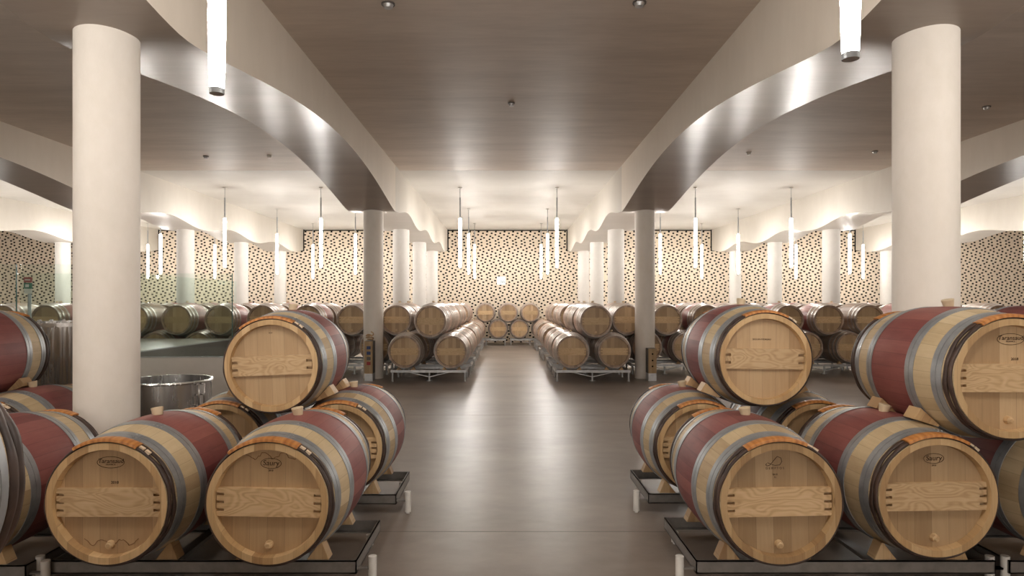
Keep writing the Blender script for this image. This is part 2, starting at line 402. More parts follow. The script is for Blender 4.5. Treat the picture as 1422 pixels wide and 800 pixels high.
def near_barrel(x, y, hc, label, group, mark=None, roll=0, yaw=0, seed=0, headbung=True, bind=(-.62, .42), topbung=True, fingers=4, barh=.137, stain=None):
    rnd = random.Random(seed)
    root = empty('wine_barrel', (x, y+L/2, hc-RB), yaw)
    tag(root, label, 'barrel', group)
    def P(name, me):
        o = obj(name, me, root, (0, -L/2, RB)); o.rotation_euler = (0, roll, 0); return o
    P('staves', NP['staves'])
    h = P('head', NP['head']); h2 = P('head', NP['head']); h2.location = (0, L/2-.108, RB)
    for hm in NP['hoops']: P('steel_hoop', hm)
    for cm in NP['chest']: tag(P('chestnut_hoop', cm), 'dark bark hoop')
    a0, a1 = bind[0]+rnd.uniform(-.08, .08), bind[1]+rnd.uniform(-.08, .08)
    for (y0, y1) in ((-.005, .064), (L-.064, L+.005)):
        bi = P('willow_binding', binding_mesh(a0, a1, y0, y1, rad(.03)+.004, seed)); tag(bi, 'orange willow binding')
        if y0 < .5:   # pale cut ends tucked at the end of the wrap
            mb = MB()
            for q in range(2):
                for aa in ((a1+.02+.11*q),):
                    for s_ in (0,):
                        t0, t1 = aa, aa+.085; r_ = rad(.03)+.0165
                        y_ = .012
                        mb.add([(r_*sin(t0), y_, r_*cos(t0)), (r_*sin(t1), y_, r_*cos(t1)), (r_*sin(t1), y_+.018, r_*cos(t1)), (r_*sin(t0), y_+.018, r_*cos(t0)),
                                ((r_-.012)*sin(t0), y_, (r_-.012)*cos(t0)), ((r_-.012)*sin(t1), y_, (r_-.012)*cos(t1)), ((r_-.012)*sin(t1), y_+.018, (r_-.012)*cos(t1)), ((r_-.012)*sin(t0), y_+.018, (r_-.012)*cos(t0))],
                               [(0, 1, 2, 3), (4, 7, 6, 5), (0, 4, 5, 1), (1, 5, 6, 2), (2, 6, 7, 3), (3, 7, 4, 0)])
            o = mb.build('binding_end', M['staple'], bi)
    bar = P('crossbar', crossbar_mesh(M['bar'], .505, barh, fingers=fingers))
    if headbung:
        mb = MB(); mb.cyl((0, .020, -.208), (0, .044, -.208), .0175, .021, 18); mb.cyl((0, .014, -.208), (0, .021, -.208), .010, .0155, 14)
        o = mb.build('head_bung', M['bar'], root, (0, -L/2, RB), smooth=True); o.rotation_euler = (0, roll, 0)
    if topbung:
        mb = MB(); mb.cyl((0, 0, -.006), (0, 0, .040), .024, .033, 20)
        o = mb.build('bilge_bung', M['bung'], root, (0, 0, 2*RB), smooth=True, bevel=.004)
        o.rotation_euler = (rnd.uniform(-.15, .15), rnd.uniform(-.25, .25), 0)
    for y_ in (.0825, .1145, .2605, .2925):
        mb = MB()
        for q in range(3):
            a = .12+seed*.07 % .3+.06*q; r_ = rad(y_)+.004
            mb.cyl((r_*sin(a), y_, r_*cos(a)), ((r_+.003)*sin(a), y_, (r_+.003)*cos(a)), .0045, n=8)
        o = mb.build('rivet', M['galv'], root, (0, -L/2, RB))
    for zc, kk in (stain or ()):
        rs = random.Random(seed*7+kk); pts = []
        for q in range(33):
            xx = -.13+.26*q/32+rs.uniform(-.003, .003); pts.append((xx, zc+.014*sin(q*.55+kk)+rs.uniform(-.006, .006)-.35*xx*xx*(1 if zc > 0 else -1)))
        line_part('wine_stain', pts, .0016, root, M['stain'], y=.0415).location = (0, -L/2, RB)
    if mark:
        mk = empty('maker_mark', (0, 0, 0)); mk.parent = root; mk.location = (0, -L/2, RB); mk.rotation_euler = (0, roll, 0)
        mx = rnd.uniform(-.012, .012) + mark.get('dx', 0)
        if mark['k'] == 'T':
            oval('mark_oval', mx, .190, .066, .0275, mk); text_part('mark_lettering', 'Taransaud', .030, mx, .196, mk, M['ink'], shear=.15)
            text_part('mark_lettering', 'FRANCE', .011, mx, .179, mk, M['ink'], spacing=1.2); text_part('year_mark', '2018', .019, mx+.02, .092, mk, M['ink'])
        elif mark['k'] == 'S':
            oval('mark_oval', mx, .185, .050, .0245, mk); text_part('mark_lettering', 'Saury', .036, mx, .186, mk, M['ink'], shear=.1)
            text_part('year_mark', '2018', .012, mx, .150, mk, M['ink'])
        elif mark['k'] == 'D':
            pts = [(-.038, -.012), (-.045, -.017), (-.04, -.024), (-.025, -.02), (-.002, .006), (.012, .022), (.03, .014), (.034, -.004), (.024, -.02), (.0, -.022), (-.018, -.016), (-.036, -.008)]
            line_part('mark_emblem', [(mx+a, .196+b_) for a, b_ in pts], .0013, mk, M['ink'])
            text_part('mark_lettering', 'DEMPTOS', .0145, mx, .160, mk, M['ink'], spacing=1.6)
            text_part('year_mark', '2018', .012, mx, .130, mk, M['ink']); text_part('mark_lettering', 'TL', .011, mx, .116, mk, M['ink'])
            text_part('mark_lettering', 'DEMPTOS', .009, .17, .056, mk, M['ink'], y=.0245)
        elif mark['k'] == 'M':
            text_part('mark_lettering', 'SEGUIN MOREAU', .0155, mx, .125, mk, M['ink'])
        elif mark['k'] == 'Y':
            text_part('year_mark', '2018', .012, mx, .207, mk, M['ink'])
    return root

FRE, FRB = .2925, .345
FP = {}
def far_kit(mid):
    K = {}
    K['staves'] = stave_mesh('staves', M['farwood'], M[mid], M['farwood'], 58, FRE, FRB, .26, .67)
    K['head'] = head_mesh(M['farhead'], 40, FRE)
    K['hoops'] = [hoop_mesh(a, b_, M['farhoop'], 48, FRE, FRB, .004) for a, b_ in ((.002, .045), (.095, .135), (.215, .255), (L-.255, L-.215), (L-.135, L-.095), (L-.045, L-.002))]
    K['bar'] = crossbar_mesh(M['farbar'], .505, .13, fingers=3)
    return K
for k_ in ('farwood', 'farred', 'farpink'): FP[k_] = far_kit(k_)
def far_proto(kind, simple_=False):
    K = FP[kind]
    root = empty('wine_barrel', (0, 0, 0))
    def P(n, me): return obj(n, me, root, (0, -L/2, FRB))
    P('staves', K['staves']); P('head', K['head'])
    for h in K['hoops']: P('steel_hoop', h)
    if not simple_:
        P('crossbar', K['bar'])
        mb = MB(); mb.cyl((0, .026, -.205), (0, .044, -.205), .022, n=12)
        mb.build('head_bung', M['farhead'], root, (0, -L/2, FRB))
    mb = MB(); mb.cyl((0, 0, -.01), (0, 0, .035), .022, .03, 12)
    mb.build('bilge_bung', M['bung'], root, (0, 0, 2*FRB))
    return root
PROTO = {}; USED = set()
def copy_tree(o, parent=None):
    c = o.copy(); col.objects.link(c)
    if parent is not None: c.parent = parent
    for ch in list(o.children): copy_tree(ch, c)
    return c
def far_barrel(x, y, hc, kind, label, group, simple_=False, paper=False):
    key = (kind, simple_)
    if key not in PROTO: PROTO[key] = far_proto(kind, simple_); r = PROTO[key]
    else: r = copy_tree(PROTO[key])
    r.location = (x+random.uniform(-.012, .012), y+L/2+random.uniform(-.02, .02), hc-FRB)
    r.rotation_euler = (0, 0, random.uniform(-.02, .02))
    tag(r, label, 'barrel', group)
    if paper: PAPER.append(r)
    return r
PAPER = []

# ------------------------------------------------------------------ chocks and pallets
def chock(x, y, z, s, label, group, w=.085, h=.085, d=.075):
    """wedge whose slope faces the barrel; s = +1: barrel lies to the -x side"""
    b = MB()
    prof = [(0, 0), (w*1.35, 0), (w*1.35-.035, h), (w*.78, h)]
    vs = [(s*(a-.03), -d/2, c) for a, c in prof] + [(s*(a-.03), d/2, c) for a, c in prof]
    b.add(vs, [(0, 1, 2, 3), (7, 6, 5, 4), (0, 4, 5, 1), (1, 5, 6, 2), (2, 6, 7, 3), (3, 7, 4, 0)])
    o = b.build('wooden_chock', M['chock'], None, (x, y, z), bevel=.003)
    return tag(o, label, 'chock', group)

def near_pallet(x0, x1, y0, y1, label, top=.14, legs=True, side=0):
    r = empty('barrel_pallet', ((x0+x1)/2, (y0+y1)/2, 0)); tag(r, label, 'pallet', 'stainless pallets under the front barrels')
    cx, cy = (x0+x1)/2, (y0+y1)/2
    t = .006; h = .066; lip = .035
    def rail(ax, name):
        b = MB()
        # angled tray rail: outer web plus sloped inner lip
        if ax in ('f', 'b'):
            yo, yi, s = (y0, y0+lip, 1) if ax == 'f' else (y1, y1-lip, -1)
            X0, X1 = x0-cx, x1-cx
            b.box(X0, X1, min(yo, yo+s*t)-cy, max(yo, yo+s*t)-cy, top-h, top)
            b.box(X0, X1, min(yo, yi)-cy, max(yo, yi)-cy, top-h-.001, top-h+t)
            b.box(X0, X1, min(yo, yo+s*.012)-cy, max(yo, yo+s*.012)-cy, top-t, top)
        else:
            xo, s = (x0, 1) if ax == 'l' else (x1, -1)
            Y0, Y1 = y0-cy, y1-cy
            b.box(min(xo, xo+s*t)-cx, max(xo, xo+s*t)-cx, Y0, Y1, top-h, top)
            b.box(min(xo, xo+s*lip)-cx, max(xo, xo+s*lip)-cx, Y0, Y1, top-h-.001, top-h+t)
            b.box(min(xo, xo+s*.012)-cx, max(xo, xo+s*.012)-cx, Y0, Y1, top-t, top)
        return b.build(name, M['inox'], r)
    for ax in 'fblr': rail(ax, 'tray_rail')
    for xx in (x0+(x1-x0)*.36, x0+(x1-x0)*.64):
        b = MB(); b.box(xx-.03-cx, xx+.03-cx, y0+.01-cy, y1-.01-cy, top-h, top-h+.02); b.build('cross_member', M['inox'], r)
    for (lx, ly) in ((x0-.075, y0+.035), (x1+.075, y0+.035), (x0-.075 if 0 else x0+.05, y1-.06), (x1-.05, y1-.06)):
        outer = lx < x0 or lx > x1
        b = MB(); b.cyl((lx-cx, ly-cy, 0.0), (lx-cx, ly-cy, .012), .012, n=12); 
        b.cyl((lx-cx, ly-cy, .012), (lx-cx, ly-cy, .152 if outer else top-h), .0215, n=20)
        b.build('foot', M['foot'], r, smooth=True)
        if outer:
            b = MB(); xa, xb = sorted((lx, x0+.01 if lx < x0 else x1-.01)); b.box(xa-cx, xb-cx, ly-.012-cy, ly+.012-cy, .085, .095); b.build('bracket', M['inox'], r)
    return r

# ------------------------------------------------------------------ setting
XL, XR, YB, YF, HC = -20.2, 20.3, 23.6, -16.0, 4.106
YJ = 13.0
b = MB(); b.box(XL, XR, YF, YB+.3, -.2, 0)
tag(b.build('floor', M['floor']), 'polished brown grey concrete floor with a reflective sheen', kind='structure')
for yj in (4.13, 8.4, 12.7):
    b = MB(); b.box(XL, XR, yj-.003, yj+.003, 0, .0006); tag(b.build('trim_1', M['slabside']), 'thin dark joint across the concrete floor', kind='structure')
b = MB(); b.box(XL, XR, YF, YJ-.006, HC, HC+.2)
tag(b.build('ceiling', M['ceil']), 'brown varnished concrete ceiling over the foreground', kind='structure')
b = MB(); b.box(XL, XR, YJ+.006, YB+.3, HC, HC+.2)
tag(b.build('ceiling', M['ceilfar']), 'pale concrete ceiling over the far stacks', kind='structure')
b = MB(); b.box(XL, XR, YJ-.006, YJ+.006, HC+.02, HC+.2, 0)
tag(b.build('trim_2', M['black']), 'dark joint between brown and pale ceiling', kind='structure')
for nm, a in (('wall_left', (XL-.2, XL, YF, YB+.3)), ('wall_right', (XR, XR+.2, YF, YB+.3)), ('wall_front', (XL, XR, YF-.2, YF))):
    b = MB(); b.box(a[0], a[1], a[2], a[3], 0, HC); tag(b.build(nm, M['plaster']), 'pale plastered side wall of the cellar', kind='structure')
# perforated back wall: courses of blocks with square openings, black sheet behind to paint the holes dark
offs = [60, 200, 85, 185, 35, 115, 10, 180, 45, 200, 40, 165, 95, 235, 90, 180, 55, 200, 75, 150, 20, 130]
vs, fs = [], []
def qbox(x0, x1, z0, z1, d=.06):
    o = len(vs)
    vs.extend([(x0, 0, z0), (x1, 0, z0), (x1, 0, z1), (x0, 0, z1), (x0, d, z0), (x1, d, z0), (x1, d, z1), (x0, d, z1)])
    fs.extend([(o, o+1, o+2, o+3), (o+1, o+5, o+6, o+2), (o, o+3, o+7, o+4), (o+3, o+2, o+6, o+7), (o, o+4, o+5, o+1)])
pitch, ch, hole = .315, .0556, .070
nc = int((HC-.03)/ch)
rw = random.Random(3)
for c in range(nc):
    z0 = c*ch
    qbox(XL, XR, z0, z0+.003)
    of = offs[(nc-c) % len(offs)]/240*pitch + rw.uniform(-.012, .012)
    x = XL
    k = 0
    while x < XR:
        hx = XL + of + k*pitch; k += 1
        if hx > x: qbox(x, min(hx, XR), z0+.003, z0+ch)
        x = hx+hole
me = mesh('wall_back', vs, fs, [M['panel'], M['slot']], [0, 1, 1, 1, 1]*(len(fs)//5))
o = obj('wall_back', me, None, (0, YB, 0)); tag(o, 'pale timber back wall pierced by rows of small square holes', kind='structure')
b = MB(); b.box(XL, XR, YB+.16, YB+.2, 0, HC); tag(b.build('wall_back', M['black']), 'black sheet shading the holes of the pierced back wall', kind='structure')

# beams with an arched underside
def under_z(y):
    if y < 12.52:
        t = ((y-4.3)/8.22) % 1.0
        s = sin(pi*t); return 3.215 + .40*(sqrt(s*s+.01)-.1)/.905
    t = (y-12.52)/3.31
    return 3.225 + .085*(1-cos(2*pi*t))
def beam(x0, x1, y0, y1, side, under, label):
    ys = []; y = y0
    while y < y1: ys.append(y); y += .11
    ys.append(y1)
    vs, fs, ii = [], [], []
    n = len(ys)
    for y in ys:
        z = under_z(y if y < 12.519 or y0 < 12 else y)
        if y0 < 12: z = under_z(min(y, 12.5199))
        vs += [(x0, y, HC), (x1, y, HC), (x1, y, z), (x0, y, z)]
    for k in range(n-1):
        a, c = k*4, k*4+4
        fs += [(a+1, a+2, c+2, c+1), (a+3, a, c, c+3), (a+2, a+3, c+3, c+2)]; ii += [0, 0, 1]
    fs += [(0, 1, 2, 3), (n*4-1, n*4-2, n*4-3, n*4-4)]; ii += [0, 0]
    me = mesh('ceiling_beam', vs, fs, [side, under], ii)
    bm = bmesh.new(); bm.from_mesh(me); bmesh.ops.recalc_face_normals(bm, faces=bm.faces)
    for f in bm.faces:
        if f.material_index == 1: f.smooth = True
    for e in bm.edges:
        if len(e.link_faces) == 2 and e.calc_face_angle(0) > .5: e.smooth = False
    bm.to_mesh(me); bm.free()
    return tag(obj('ceiling_beam', me), label, kind='structure')
BX = [(-13.57, -12.67, 'outer left'), (-8.28, -7.39, 'left'), (-3.035, -2.14, 'inner left'), (2.23, 3.12, 'inner right'), (7.48, 8.37, 'right'), (12.72, 13.6, 'outer right')]
for x0, x1, nm in BX:
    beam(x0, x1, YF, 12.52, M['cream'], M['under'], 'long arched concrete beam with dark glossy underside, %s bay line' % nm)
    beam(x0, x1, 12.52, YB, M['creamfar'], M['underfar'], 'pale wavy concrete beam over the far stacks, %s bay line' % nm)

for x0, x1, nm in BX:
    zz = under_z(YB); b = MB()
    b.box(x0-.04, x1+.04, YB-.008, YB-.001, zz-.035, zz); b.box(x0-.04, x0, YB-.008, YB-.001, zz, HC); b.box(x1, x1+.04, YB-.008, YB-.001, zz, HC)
    tag(b.build('trim_3', M['black']), 'painted black shadow gap where a beam meets the back wall, %s bay line' % nm, kind='structure')  # black strips draw the shaded gap around each beam end
def column(x, y, r, label, m_='column'):
    b = MB(); b.lathe([(r, 0), (r, under_z(y)+.035)], 48, (x, y, 0))
    return tag(b.build('column', M[m_], smooth=True), label, kind='structure')
column(-2.647, 4.30, .192, 'large pale round column behind the front left barrels')
column(2.781, 4.30, .192, 'large pale round column behind the front right barrels')
column(-2.566, 12.52, .190, 'round column left of the aisle with a socket post beside it')
column(2.677, 12.52, .190, 'round column right of the aisle with a wooden post beside it')
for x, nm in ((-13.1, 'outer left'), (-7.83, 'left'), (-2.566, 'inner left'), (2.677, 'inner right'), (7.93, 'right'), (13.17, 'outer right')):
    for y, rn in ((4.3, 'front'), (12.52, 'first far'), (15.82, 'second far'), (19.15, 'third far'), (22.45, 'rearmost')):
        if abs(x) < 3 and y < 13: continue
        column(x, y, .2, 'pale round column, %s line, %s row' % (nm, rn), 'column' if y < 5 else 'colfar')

# ------------------------------------------------------------------ lamps
def lamp(x, y, zb, label, group, ztop=None, first=[None]):
    zt = zb+1.14
    r = empty('tube_lamp', (x, y, zb)); tag(r, label, 'lamp', group)
    b = MB(); b.lathe([(.0001, .012), (.024, .012), (.0265, .03), (.031, .22), (.031, 1.10), (.028, 1.14), (.0001, 1.14)], 14)
    b.build('light_tube', M['tube'], r, smooth=True)
    b = MB(); b.cyl((0, 0, -.006), (0, 0, .014), .0265, n=16); b.build('end_cap', M['hoop'], r, smooth=True)
    b = MB(); b.cyl((0, 0, 1.14), (0, 0, 1.62), .016, n=12); b.build('rod', M['hoop'], r, smooth=True)
    b = MB(); b.cyl((0, 0, 1.62), (0, 0, HC-zb-.015), .006, n=8); b.build('cable', M['hoop'], r)
    b = MB(); b.cyl((0, 0, HC-zb-.02), (0, 0, HC-zb), .04, n=20); b.build('ceiling_rose', M['foot'], r, smooth=True)
    return r
bays = [((-12.0, -9.76), 'outer left bay'), ((-6.47, -4.26), 'left bay'), ((-1.06, 1.165), 'central aisle'), ((4.35, 6.55), 'right bay'), ((9.7, 11.95), 'outer right bay')]
for (xa, xb), bn in bays:
    for y, rn in ((14.9, 'nearest'), (18.3, 'middle'), (21.7, 'rearmost')):
        for x, sn in ((xa, 'left'), (xb, 'right')):
            lamp(x, y, 2.248, 'hanging white tube lamp over the far %s, %s one of the %s pair' % (bn, sn, rn), 'tube lamps over the far stacks')
lamp(14.9, 21.7, 2.248, 'added unseen tube lamp behind the big right column', 'unseen tube lamps added for light')  # extra lamp, out of sight, added to brighten the right corner
lamp(-1.085, 2.43, 2.248, 'large bright tube lamp hanging in front of the left beam', 'tube lamps in the foreground')
lamp(1.108, 2.086, 2.248, 'large bright tube lamp hanging in front of the right beam', 'tube lamps in the foreground')
for x in (-6.4, -4.2, 4.25, 6.45):
    lamp(x, 2.3, 2.248, 'added unseen tube lamp lighting the foreground stacks from the side', 'unseen tube lamps added for light')  # extra lamps out of view, added to light the front stacks
for x in (-6.4, -4.2, -1.1, 1.12, 4.25, 6.45):
    for y in (-6.5, -10.0, -13.5):
        lamp(x, y, 2.248, 'added unseen tube lamp behind the camera, brightening the foreground', 'unseen tube lamps added for light')  # invented lamp grid behind the camera, fill light for the foreground
for x in (-17.3, -15.1, 15.1, 17.3):
    for y in (14.9, 18.3):
        lamp(x, y, 2.248, 'added unseen tube lamp in the outermost bay, brightening the back wall', 'unseen tube lamps added for light')  # extra out-of-view lamps, put in to lift the outer wall ends

# smoke detectors and small ceiling fittings
def ceil_fit(px, py, r, label, white=False):
    y = (HC-H)*900/(420-py); x = (px-703)*y/900
    t = empty('smoke_detector', (x, y, HC)); tag(t, label, 'smoke detector', 'small round fittings on the ceiling')
    b = MB(); b.cyl((0, 0, -.012), (0, 0, 0), r, n=24); b.build('base_plate', M['foot'] if white else M['slabside'], t, smooth=True)
    b = MB(); b.cyl((0, 0, -.04), (0, 0, -.012), r*.6, r*.8, 20); b.build('sensor_dome', M['foot'] if white else M['galv'], t, smooth=True)
ceil_fit(710, 143, .045, 'small round detector in the middle of the brown ceiling')
ceil_fit(539, 5, .06, 'dark round fitting at top of the picture, left of centre')
ceil_fit(888, 3, .06, 'dark round fitting at top of the picture, right of centre')
ceil_fit(286, 217, .05, 'small dark fitting on the ceiling, right of the left column')
ceil_fit(374, 216, .045, 'small white fitting on the ceiling, left of the arched beam', True)
ceil_fit(1040, 212, .045, 'small pale fitting on the ceiling, right of the right beam', True)
ceil_fit(1370, 148, .05, 'small dark fitting on the ceiling at the right edge')
ceil_fit(1215, 210, .05, 'small dark fitting on the ceiling beside the big right column')

# emergency light on the back wall
t = empty('emergency_light', (-.18, YB-.06, 2.25)); tag(t, 'small glowing white emergency light on the pierced back wall', 'emergency light')
b = MB(); b.box(-.16, .16, 0, .0605, -.15, .15); b.build('housing', M['foot'], t, bevel=.008)
b = MB(); b.box(-.15, .15, -.006, .001, -.14, .14); b.build('lit_panel', M['exit'], t)
b = MB()
for k in range(12):
    a = 2*pi*k/12; a2 = 2*pi*(k+1)/12
    for cx in (.0, .085): b.cyl((cx+.035*cos(a), -.008, -.05+.035*sin(a)), (cx+.035*cos(a2), -.008, -.05+.035*sin(a2)), .007, n=5)
b.build('pictogram', M['greyp'], t)

# ------------------------------------------------------------------ near stacks
GB = 'new barrels stacked in the foreground'
H1 = .491
near_barrel(-1.149, 3.115, H1, 'lower front left barrel beside the aisle, small oval mark above its swirling grained crossbar', GB, {'k': 'S'}, .02, seed=1, stain=[(.222, 1)])
near_barrel(-1.924, 3.115, H1, 'lower front left barrel with a wide oval mark and a wavy stain by its bung', GB, {'k': 'T', 'dx': -.01}, 0, seed=2, stain=[(-.20, 2)])
near_barrel(-2.755, 3.05, H1, 'lower barrel cut by the left edge, showing its red flank left of the stained barrel', GB, None, seed=3)
near_barrel(1.324, 3.12, H1, 'lower front right barrel beside the aisle with a looped emblem on its head', GB, {'k': 'D'}, -.02, seed=4, bind=(-.5, .5))
near_barrel(2.128, 3.19, H1+.006, 'lower front right barrel with small oval mark, right of the looped emblem barrel', GB, {'k': 'S'}, -.015, seed=5, bind=(-.5, .5))
near_barrel(2.93, 3.17, H1, 'lower barrel at the right edge under the big upper barrel', GB, None, seed=6)
near_barrel(2.475, 3.16, 1.088, 'big upper barrel at the right edge, cut by the frame, wide red flank in view', GB, {'k': 'T', 'dx': .015}, seed=7, bind=(-.5, .5))
near_barrel(-1.508, 4.11, 1.058, 'upper left barrel with a plain pale crossbar and slightly tilted head', GB, {'k': 'Y'}, -.035, .035, seed=8, headbung=False, barh=.125, fingers=3)
near_barrel(1.671, 4.16, 1.095, 'upper right barrel beside the aisle with two dark words printed on its head', GB, {'k': 'M'}, .01, -.01, seed=9, headbung=False, barh=.13, fingers=3, bind=(-.45, .5))
near_barrel(-1.115, 4.29, H1, 'lower second-row left barrel, nearest the aisle', GB, None, seed=10)
near_barrel(-1.90, 4.29, H1, 'lower second-row left barrel behind the stained barrel', GB, None, seed=11)
near_barrel(1.30, 4.31, H1, 'lower second-row right barrel, nearest the aisle', GB, None, seed=12, bind=(-.5, .5))
near_barrel(2.08, 4.31, H1, 'lower second-row right barrel behind the right oval-marked barrel', GB, None, seed=13, bind=(-.5, .5))
near_barrel(-3.857, 4.13, 1.075, 'upper barrel cut by the left edge, in front of the ribbed tank', GB, None, seed=14)
near_barrel(-3.47, 4.29, H1, 'lower second-row barrel left of the big left column', GB, None, seed=15)
near_barrel(-4.245, 4.29, H1, 'lower second-row barrel hidden at the far left edge', GB, None, seed=16)
near_barrel(3.79, 4.18, 1.09, 'upper second-row barrel peeking over the big right edge barrel', GB, None, seed=17)
near_barrel(3.40, 4.55, H1, 'lower second-row barrel behind the right edge barrels', GB, None, seed=18)
near_barrel(4.18, 4.55, H1, 'lower second-row barrel outside the right edge', GB, None, seed=19)
near_barrel(-1.433, .60, 1.05, 'dark rear rim of the nearest barrel at the left edge', GB, None, seed=20, topbung=False)
near_barrel(-1.853, .60, H1, 'lower barrel below the nearest left barrel, outside the picture', GB, None, seed=21)
near_barrel(-1.013, .60, H1, 'inner lower barrel below the nearest left barrel, outside the picture', GB, None, seed=22)

PN = [(-2.33, -.765, 3.31, 3.93, 'stainless tray pallet under the front left pair, beside the aisle'),
      (-3.98, -2.41, 3.25, 3.87, 'stainless tray pallet at the left edge under the red-flanked barrel'),
      (-2.31, -.755, 4.45, 5.06, 'stainless tray pallet under the second row of left barrels'),
      (-4.6, -3.05, 4.45, 5.06, 'stainless tray pallet left of the big left column'),
      (.97, 2.50, 3.31, 3.98, 'stainless tray pallet under the front right pair, beside the aisle'),
      (2.57, 4.10, 3.31, 3.85, 'stainless tray pallet at the right edge of the picture'),
      (.98, 2.48, 4.47, 5.12, 'stainless tray pallet under the second row of right barrels'),
      (3.05, 4.6, 4.72, 5.30, 'stainless tray pallet behind the big right column'),
      (-2.2, -.68, .8, 1.4, 'stainless tray pallet below the nearest left barrel, outside the picture')]
for p in PN: near_pallet(*p)
GC = 'wooden chocks holding the foreground barrels'
def chocks_for(x, y0, y1, who, z=.14):
    for y, w in ((y0, 'front'), (y1, 'rear')):
        for s, sn in ((-1, 'left'), (1, 'right')):
            chock(x+s*.155, y, z, s, 'wooden chock at the %s %s of %s' % (w, sn, who), GC)
for x, y0, y1, who in ((-1.149, 3.36, 3.88, 'the lower left barrel by the aisle'), (-1.924, 3.36, 3.88, 'the stained lower barrel'), (-2.755, 3.30, 3.82, 'the red-flanked barrel at the left edge'),
                  (1.324, 3.36, 3.93, 'the looped emblem barrel'), (2.128, 3.36, 3.93, 'the lower right oval-marked barrel'), (2.93, 3.36, 3.80, 'the lower barrel at the right edge'),
                  (-1.115, 4.50, 5.01, 'the second-row left barrel by the aisle'), (-1.90, 4.50, 5.01, 'the second-row barrel behind the stained barrel'),
                  (1.30, 4.52, 5.07, 'the second-row right barrel by the aisle'), (2.08, 4.52, 5.07, 'the second-row barrel behind the right marked barrel'),
                  (-3.47, 4.50, 5.01, 'the lower barrel left of the big left column'), (3.40, 4.77, 5.25, 'the lower barrel behind the right edge'),
                  (-4.245, 4.50, 5.01, 'the lower hidden barrel at the far left'), (4.18, 4.77, 5.25, 'the lower barrel outside the right edge'),
                  (-1.853, .85, 1.35, 'the outer lower barrel outside the picture'), (-1.013, .85, 1.35, 'the inner lower barrel outside the picture')):
    chocks_for(x, y0, y1, who)
def top_chock(xb, zb, xt, zt, y, label):
    """block lodged between a lower barrel (xb, zb) and the upper one (xt, zt)"""
    s = 1 if xb > xt else -1
    a = Vector((xb-xt, 0, zb-zt)); d = a.normalized()
    p = Vector((xt, y, zt)) + d*(a.length/2)
    out = Vector((0, 0, 0))
    # tangent pointing outward and up
    tng = Vector((-d.z*s, 0, d.x*s)); 
    if tng.z < 0: tng = -tng
    c = p + tng*.115
    b = MB(); w0, w1, l, dd = .012, .068, .13, .05
    vs = []
    for yy in (-dd, dd):
        vs += [(-l/2, yy, -w0/2), (-l/2, yy, w0/2), (l/2, yy, w1/2), (l/2, yy, -w1/2)]
    b.add(vs, [(0, 1, 2, 3), (7, 6, 5, 4), (0, 4, 5, 1), (1, 5, 6, 2), (2, 6, 7, 3), (3, 7, 4, 0)])
    o = b.build('wooden_chock', M['chock'], None, c, bevel=.003)
    o.rotation_euler = (0, -math.atan2(tng.z, tng.x), 0)
    tag(o, label, 'chock', GC)
for xt, zt, yt, pair, who in ((-1.508, 1.058, 4.11, (-1.115, -1.90), 'the upper left barrel'), (1.671, 1.095, 4.16, (1.30, 2.08), 'the upper right barrel by the aisle'),
                         (2.475, 1.088, 3.16, (2.128, 2.93), 'the big upper barrel at the right edge'), (-3.857, 1.075, 4.13, (-3.47, -4.245), 'the upper barrel at the left edge'),
                         (3.79, 1.09, 4.35, (3.40, 4.18), 'the upper barrel peeking at the right'), (-1.433, 1.05, .6, (-1.853, -1.013), 'the nearest left barrel')):
    for xb in pair:
        for dy, w in ((.27, 'front'), (.62, 'rear')):
            sd = 'right' if xb > xt else 'left'
            top_chock(xb, H1, xt, zt, yt+dy, 'wooden block wedged at the %s %s under %s' % (w, sd, who))

# ------------------------------------------------------------------ far stacks
h1, h2 = .56, 1.11
def ordn(k): return ['first', 'second', 'third', 'fourth', 'fifth', 'sixth', 'seventh', 'eighth', 'ninth', 'tenth', 'eleventh', 'twelfth'][k]
GF = 'old barrels stacked in the far rows'
def kindpick(side, x):
    r = random.random()
    if abs(x) < 2.6: return 'farpink' if r < .75 else 'farwood'
    return 'farred' if r < .6 else ('farwood' if r < .8 else 'farpink')
# row A beside the aisle
for s, sd, xs, xt in ((-1, 'left', (-1.01, -1.85), -1.39), (1, 'right', (1.216, 1.99), 1.665)):
    far_barrel(xs[0], 11.83, h1, 'farpink', 'far barrel at the %s aisle corner, bottom tier, pale paper tag on its crossbar' % sd, GF, paper=True)
    far_barrel(xs[1], 11.83, h1, 'farwood', 'far bottom-tier barrel between the %s aisle corner and the %s column' % (sd, sd), GF)
    far_barrel(xt, 12.02, h2, 'farpink', 'far upper barrel on the %s aisle corner, nearest of its tier' % sd, GF)
TL = [-1.40, -2.20, -3.09, -3.99, -4.91, -5.75, -6.62, -7.48, -8.36, -9.22, -10.1]
TR = [1.62, 2.43, 3.22, 4.03, 4.85, 5.66, 6.47, 7.30, 8.15, 9.0, 9.88]
def mids(T, first): return [first]+[(a+b)/2 for a, b in zip(T, T[1:])]+[T[-1]+(T[-1]-T[-2])*.5]
